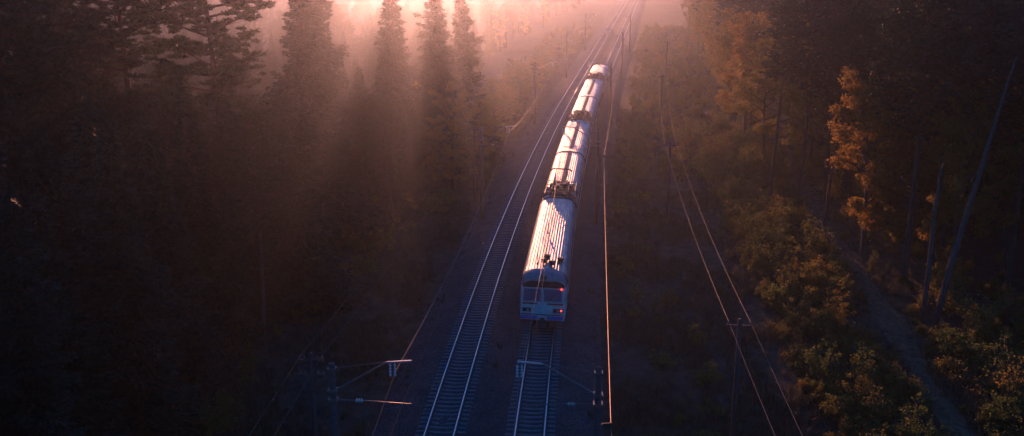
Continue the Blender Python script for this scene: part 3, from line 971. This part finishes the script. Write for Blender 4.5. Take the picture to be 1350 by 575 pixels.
# trees one can pick out; left pines raised and some spruces added for shade
KEY = [  # kind, variant, x, y, height, width factor, label
 ('spruce', 0, -27.0, 63, 15.8, 1.2, 'pointed young spruce standing low in front of the dark left wood'),
 ('pine', 1, -36.5, 74, 30.0, 1.3, 'big dark pine at the upper left corner of the picture'),
 ('pine', 4, -44.0, 86, 28.5, 1.3, 'dark pine between the corner pine and the picture edge, left wood'),
 ('pine', 0, -34.5, 92, 31.0, 1.25, 'broad-topped pine next right of the corner pine, left wood'),
 ('pine', 3, -25.3, 88, 31.0, 1.25, 'tall airy pine with its trunk showing against the glow, left wood'),
 ('spruce', 2, -18.6, 92, 24.0, 1.25, 'wide dark spruce standing between the light shafts of the left wood'),
 ('spruce', 3, -13.4, 115, 24.0, 1.05, 'slim misty spruce just right of the wide dark spruce'),
 ('spruce', 0, -8.6, 117, 22.5, 1.25, 'tall spruce at the right corner of the left wood below the sun'),
 ('spruce', 1, -43.0, 98, 29.5, 1.15, 'tall spruce added for shade at the left picture edge behind the dark pines'),
 ('spruce', 3, -49.0, 82, 28.0, 1.2, 'outermost dark spruce added for shade at the picture edge of the left wood'),
 ('spruce', 0, -20.4, 106, 32.0, .85, 'hazy spruce added for shade right behind the wide dark spruce'),
 ('spruce', 2, -6.2, 127, 21.0, 1.0, 'misty spruce added for shade behind the corner spruce of the left wood'),
 ('broad', 2, -6.6, 110, 12.0, 1.2, 'leafy tree at the foot of the left wood beside the telegraph line'),
 ('broad', 0, 30.0, 84, 16.3, 1.1, 'orange lit leafy tree standing alone right of the path'),
 ('broad', 1, 29.5, 118, 15.5, 1.2, 'golden leafy tree leaning out over the bushes at the right wood edge'),
 ('broad', 3, 31.0, 135, 16.5, 1.2, 'hazy golden leafy tree behind the leaning one at the right wood edge'),
 ('broad', 2, 33.0, 150, 17.0, 1.2, 'farthest glowing leafy tree of the right wood edge in the mist'),
 ('pine', 2, 28.0, 108, 21.5, .8, 'slanting pine trunk farthest left in the group beside the path'),
 ('pine', 0, 30.0, 104, 22.0, .8, 'second pine of the trunk group beside the path'),
 ('pine', 4, 31.2, 99.5, 21.5, .8, 'third pine of the trunk group beside the path'),
 ('pine', 2, 29.6, 93.5, 21.0, .7, 'nearest pine of the trunk group, standing at the path bend'),
]
placed = []
for kd, va, x, y, h, w, lab in KEY:
    w *= (h/BASE_H[kd])**.7
    plant(kd, va, x, y, (w, w, h/BASE_H[kd]), va*1.3+x, lab, 'tree', None, (0, .05 if (kd == 'pine' and x > 0) else 0))
    placed.append((x, y, 2.6))

# snags
def snag(pts, rad, label, stubs):
    mb = MB(); mb.tube(pts, rad, 9)
    for p, q in stubs: mb.tube([p, q], [.045, .012], 5)
    base = np.array(pts[0])
    root = link('dead_tree', None, loc=(base[0], base[1], float(ground_z(base[0], base[1]))))
    o = mb.build('trunk', M['dead_wood'], root, True); o.location = -root.location
    tag(root, label, 'tree')
snag([(29.2,66.8,-1.2),(30.1,67.0,4.5),(31.3,67.1,10.5),(32.5,67.3,16.5),(33.0,67.4,18.6)], [.24,.20,.16,.10,.05],
     'long leaning dead trunk with sunlit edge at the far right', [((31.3,67.1,10.5),(30.7,66.8,11.0)),((32.0,67.2,14),(31.3,67,14.2)),((32.3,67.2,15.5),(32.9,67,15.9))])
snag([(28.7,67.4,-1.2),(28.8,67.4,4),(28.75,67.4,8),(28.9,67.4,11.0),(29.0,67.3,11.5),(28.6,67.2,11.7)], [.18,.16,.13,.09,.06,.03],
     'short broken snag with bent tip beside the leaning dead trunk', [((28.75,67.4,8),(28.2,67.1,8.4)),((28.8,67.4,9.6),(29.3,67.2,9.9))])
placed += [(29.2,66.8,2.2),(28.7,67.4,1.5)]

def left_edge(y):      # the wood stands left of this
    return float(np.interp(y, [0, 40, 60, 85, 105, 118, 128, 160, 250, 420, 700], [-19, -18.5, -17, -13.5, -8.5, -6.5, -10, -14, -4, 24, 66]))
def right_edge(y):     # the wood stands right of this
    return float(np.interp(y, [0, 60, 90, 120, 160, 220, 420, 700], [29.5, 30.5, 31, 31.5, 34, 41, 70, 110]))

# scatter: jittered candidates, kept if far enough from the ones already standing
grid = {}
def free(x, y, d):
    gx, gy = int(x//6), int(y//6)
    for i in range(-1, 2):
        for j in range(-1, 2):
            for (a, b, r) in grid.get((gx+i, gy+j), ()):
                if (a-x)**2+(b-y)**2 < max(d, r)**2: return False
    return True
def put(x, y, d): grid.setdefault((int(x//6), int(y//6)), []).append((x, y, d))
for p in placed: put(*p)

cand = []
N = 9000
yy = 28 + (560-28)*rng.random(N)**1.25
xx = rng.uniform(-1, 1, N)*(yy*.56+8)
for x, y in zip(xx, yy):
    le, re = left_edge(y), right_edge(y)
    side = -1 if x < le else (1 if x > re else 0)
    if not side: continue
    if abs(x - float(path_x(y))) < 2.2 and y < 230: continue
    if side > 0 and y < 69 and x < 38: continue          # open corner round the dead trunks
    depth = (le-x) if side < 0 else (x-re)
    sp = 3.6 if depth < 8 else 4.3
    if y > 260: sp = 5.2
    if side < 0 and y > 118: sp = 5.6
    if depth > 60 and y > 200: sp = 7
    if not free(x, y, sp): continue
    put(x, y, sp); cand.append((x, y, side, depth))
cand.sort(key=lambda c: math.hypot(c[0], c[1]) + (.9*c[3]))
NIND = 300
GL = {('pine',-1): ('pine among others in the dark left wood', 'pines of the left wood'),
      ('spruce',-1): ('dark spruce among others in the left wood', 'spruces of the left wood'),
      ('broad',-1): ('leafy undergrowth tree of the left wood', 'leafy trees of the left wood'),
      ('pine',1): ('tall pine standing among others in the right wood', 'pines of the right wood'),
      ('spruce',1): ('dark spruce standing among others in the right wood', 'spruces of the right wood'),
      ('broad',1): ('orange tinted leafy tree of the right wood', 'leafy trees of the right wood')}
far = []
for i, (x, y, side, depth) in enumerate(cand):
    u = rng.random()
    if side < 0:
        kind = 'spruce' if u < .52 else 'pine'
        if depth < 3 and u > .75 and y > 110: kind = 'broad'
        if y < 66: kind = 'spruce'
    else:
        kind = 'pine' if u < .55 else ('spruce' if u < .68 else 'broad')
        if depth < 6 and u > .22 and y > 62: kind = 'broad'
        if y < 62 and kind == 'broad': kind = 'pine'
    h = {'pine': rng.normal(23.5, 2.0), 'spruce': rng.normal(21, 2.8), 'broad': rng.normal(14.5 if side > 0 else 12, 2.3)}[kind]
    if side < 0 and depth < 5: h *= .88
    if side < 0:                                              # low growth; the tall old trees above stand clear of it
        cap = 25.7 - .145*y + 5*min(1, max(0, (-28-x)/10)) if y < 97 else max(9.5, 17.5 - .06*y)
        h = min(h, cap + rng.normal(0, 1.6))
    h = min(max(h, 5), 28)
    s = h/BASE_H[kind]; var = int(rng.integers(0, 99)); rz = rng.random()*6.28
    if i < NIND:
        lab, grp = GL[(kind, side)]
        band = ' near the bottom of the picture' if y < 62 else (', in its front rows' if depth < 9 else (', in its middle rows' if y < 105 else ', far back in the mist'))
        lab += band; grp += band
        plant(kind, var, x, y, (s*rng.uniform(.9,1.15), s*rng.uniform(.9,1.15), s), rz, lab, 'tree', grp, (rng.normal(0,.015), rng.normal(0,.015)))
    else:
        far.append((kind, var % len(PROTO[kind]), x, y, s, rz))

k = 0  # added row of young trees that keeps the sun off the ballast
while k < 34:
    y = 113 + 100*rng.random()**1.3; x = float(tx(y)) - rng.uniform(6.5, 13)
    if not free(x, y, 2.0): continue
    put(x, y, 2.0); k += 1
    h = rng.uniform(5.2, 7.6) if y < 140 else rng.uniform(3.6, 6.2)
    plant('broad', int(rng.integers(0, 99)), x, y, (h/15*1.5, h/15*1.5, h/15), rng.random()*6.28,
          'added young leafy tree shading the ground left of the far tracks', 'tree', 'added shade trees left of the far tracks')

# distant wood: one mass, instanced on points
def scatter(name, rows, meshes_lists, label, kind_idx=None):
    """rows: (pick, x, y, z, scale, rz); meshes_lists: lists of meshes, picked by the same index"""
    me = bpy.data.meshes.new(name)
    me.vertices.add(len(rows))
    A = np.array(rows, np.float32)
    me.vertices.foreach_set('co', A[:, 1:4].ravel())
    for nm, col, ty in (('pick', 0, 'INT'), ('scl', 4, 'FLOAT'), ('rz', 5, 'FLOAT')):
        a = me.attributes.new(nm, ty, 'POINT')
        a.data.foreach_set('value', A[:, col].astype(np.int32) if ty == 'INT' else A[:, col].copy())
    ng = bpy.data.node_groups.new(name, 'GeometryNodeTree')
    ng.interface.new_socket('Geometry', in_out='INPUT', socket_type='NodeSocketGeometry')
    ng.interface.new_socket('Geometry', in_out='OUTPUT', socket_type='NodeSocketGeometry')
    n, l = ng.nodes, ng.links
    gi, go = n.new('NodeGroupInput'), n.new('NodeGroupOutput')
    def attr(nm, ty):
        a = n.new('GeometryNodeInputNamedAttribute'); a.data_type = ty; a.inputs[0].default_value = nm; return a.outputs[0]
    pick, scl, rot = attr('pick', 'INT'), attr('scl', 'FLOAT'), attr('rz', 'FLOAT')
    cx = n.new('ShaderNodeCombineXYZ'); l.new(rot, cx.inputs[2])
    jn = n.new('GeometryNodeJoinGeometry')
    for k, lst in enumerate(meshes_lists):
        c = bpy.data.collections.new(f'{name}_source_{k}')
        for i, m in enumerate(lst):
            c.objects.link(bpy.data.objects.new(f'{name}_{k}_{i:02d}', m))
        ci = n.new('GeometryNodeCollectionInfo'); ci.inputs['Collection'].default_value = c
        ci.inputs['Separate Children'].default_value = True; ci.inputs['Reset Children'].default_value = True
        ip = n.new('GeometryNodeInstanceOnPoints'); ip.inputs['Pick Instance'].default_value = True
        l.new(gi.outputs[0], ip.inputs['Points']); l.new(ci.outputs[0], ip.inputs['Instance'])
        l.new(pick, ip.inputs['Instance Index']); l.new(scl, ip.inputs['Scale']); l.new(cx.outputs[0], ip.inputs['Rotation'])
        l.new(ip.outputs[0], jn.inputs[0])
    l.new(jn.outputs[0], go.inputs[0])
    o = link(name, me)
    md = o.modifiers.new('scatter', 'NODES'); md.node_group = ng
    tag(o, label, kind='stuff')
    return o
order = ['pine', 'spruce', 'broad']
start = {'pine': 0, 'spruce': len(PROTO['pine']), 'broad': len(PROTO['pine'])+len(PROTO['spruce'])}
rows = [(start[k]+v, x, y, float(ground_z(x, y)), s, rz) for k, v, x, y, s, rz in far]
if rows:
    scatter('distant_wood', rows, [[p[0] for k in order for p in PROTO[k]], [p[1] for k in order for p in PROTO[k]]],
            'mass of misty trees deep in the woods and far along the railway')

# bushes
def bush_row(n, fx, fy, lab, grp, smin, smax, dmin, avoid=True):
    k = 0; tries = 0
    while k < n and tries < n*30:
        tries += 1
        y = fy(); x = fx(y)
        if abs(x-float(path_x(y))) < 1.9 and y < 230: continue
        if not free(x, y, dmin): continue
        put(x, y, dmin); k += 1
        s = rng.uniform(smin, smax)
        band = ', near the bottom of the picture' if y < 60 else (', half way along' if y < 85 else ', towards its far end')
        plant('bush', int(rng.integers(0, 99)), x, y, (s*rng.uniform(.85,1.2), s*rng.uniform(.85,1.2), s*rng.uniform(.8,1.1)), rng.random()*6.28, lab+band, 'bush', grp+band)
bush_row(150, lambda y: rng.uniform(float(np.interp(y, [45,60,90,130],[17.2,18.2,20.8,24.0])), float(path_x(y))-1.6), lambda: 46+90*rng.random()**1.2,
         'leafy autumn bush in the thicket between clearing and path', 'bushes of the thicket left of the path', .45, 1.15, .95)
bush_row(90, lambda y: float(path_x(y))+1.6+9.5*rng.random()**1.2, lambda: 47+70*rng.random(),
         'leafy autumn bush under the trees right of the path', 'bushes right of the path', .5, 1.25, 1.1)
bush_row(18, lambda y: rng.uniform(8.0, 12.5), lambda: 46+45*rng.random(),
         'low dark green bush in the right clearing', 'bushes in the right clearing', .4, .85, 1.2)
bush_row(22, lambda y: float(tx(y))+SEP+rng.uniform(5.5, 14), lambda: 95+150*rng.random(),
         'misty bush along the right clearing past the second utility pole', 'far bushes in the right clearing', .6, 1.3, 1.6)
bush_row(16, lambda y: left_edge(y)+rng.uniform(-3, 2.0), lambda: 42+75*rng.random(),
         'dark bush along the foot of the left wood', 'bushes along the left wood', .6, 1.2, 1.3)

# fine scrub between the bushes: uncountable
rows = []
for _ in range(5200):
    u = rng.random()
    y = 44 + 90*rng.random()**1.2 if u < .62 else 115 + 220*rng.random()
    if u < .38: x = rng.uniform(float(np.interp(y, [45,60,90,130],[16.8,17.8,20.2,23.5])), float(path_x(y))-.9)
    elif u < .52: x = float(path_x(y)) + .9 + 12*rng.random()
    elif u < .62: x = left_edge(y) + rng.uniform(-8, 1.5)
    elif u < .92: x = rng.uniform(float(tx(y))+SEP+5.5, right_edge(y)+6)
    else: x = float(tx(y)) - rng.uniform(5.5, 16)
    if y < 230 and abs(x-float(path_x(y))) < .95: continue
    if math.sin(x*.9+1.3*math.sin(y*.4)) + math.sin(y*.7+x*.3) < rng.normal(-.5, .7): continue
    rows.append((int(rng.integers(0, 9)), x, y, float(ground_z(x, y)), rng.uniform(.18, .5) if y < 115 else rng.uniform(.4, .95), rng.random()*6.28))
scatter('undergrowth', rows, [[p[0] for p in PROTO['bush']], [p[1] for p in PROTO['bush']]], 'fine tangled scrub filling the gaps between the bushes and along the far verges')

# grass: uncountable
def grass_tuft(seed, h):
    g = np.random.default_rng(seed); V = []; F = []; T = []
    for b in range(34):
        x, y = g.normal(0, .17, 2); az = g.random()*6.28; hh = h*(.5+.8*g.random()); ln = .25+.35*g.random()
        d = np.array([math.cos(az), math.sin(az), 0])*hh*ln; s = np.array([-math.sin(az), math.cos(az), 0])*.012
        p = np.array([x, y, -.03]); o = len(V)
        V += [p-s, p+s, p+d*.4+[0, 0, hh*.65]+s*.7, p+d*.4+[0, 0, hh*.65]-s*.7, p+d+[0, 0, hh], p+d+[0, 0, hh]]
        F += [(o, o+1, o+2, o+3), (o+3, o+2, o+5, o+4)]; T += [g.random()]*6
    return np_mesh('grass', np.array(V), np.array(F), M['grass_blades'], T)
GR = [grass_tuft(91+i, h) for i, h in enumerate((.22,.32,.45,.6))]
rows = []
for _ in range(26000):
    y = 40+130*rng.random()**1.5; x = rng.uniform(-20, 30)
    d = x-float(tx(y))
    if (-4.6 < d < SEP+4.6 and not ((-4.6 < d < -2.9 or SEP+2.9 < d < SEP+4.6 or abs(d-SEP/2) < .25) and rng.random() < .16)) or x < left_edge(y)-4: continue
    if abs(x-float(path_x(y))) < rng.uniform(.3, 1.2): continue
    if math.sin(x*.6+1.7*math.sin(y*.31))+math.sin(y*.45+x*.2) < rng.normal(-.2, .8): continue
    rows.append((int(rng.integers(0, 4)), x, y, max(float(ground_z(x, y)), float(np.interp(d, [-4.3,-3.6,-2.7,-2.1,1.9,SEP/2,SEP-1.9,SEP+2.1,SEP+2.7,SEP+3.6,SEP+4.3], [-.95,-.7,-.38,-.24,-.26,-.42,-.26,-.24,-.38,-.7,-.95]))), rng.uniform(.5, 1.0) if -4.6 < d < SEP+4.6 else rng.uniform(.7, 1.5), rng.random()*6.28))
scatter('grass', rows, [GR], 'rough dry grass tufts covering the clearings beside the railway')

# ------------------------------------------------------------------ haze
mb = MB(); mb.box(-2650, 2650, -2650, 2650, -2.6, 38.0)
m, n, l, b = new_mat('morning_haze')
n.remove(b)
pv = n.new("ShaderNodeVolumePrincipled")
pv.inputs["Density Attribute"].default_value = ""
pv.inputs["Color"].default_value = (.66, .76, 1.0, 1)
pv.inputs["Density"].default_value = HAZE_DENSITY
pv.inputs["Anisotropy"].default_value = 0.92
l.new(pv.outputs[0], n["Material Output"].inputs["Volume"])
hz = mb.build('haze', m)
tag(hz, 'thin morning haze hanging over the whole railway and woods', kind='stuff')
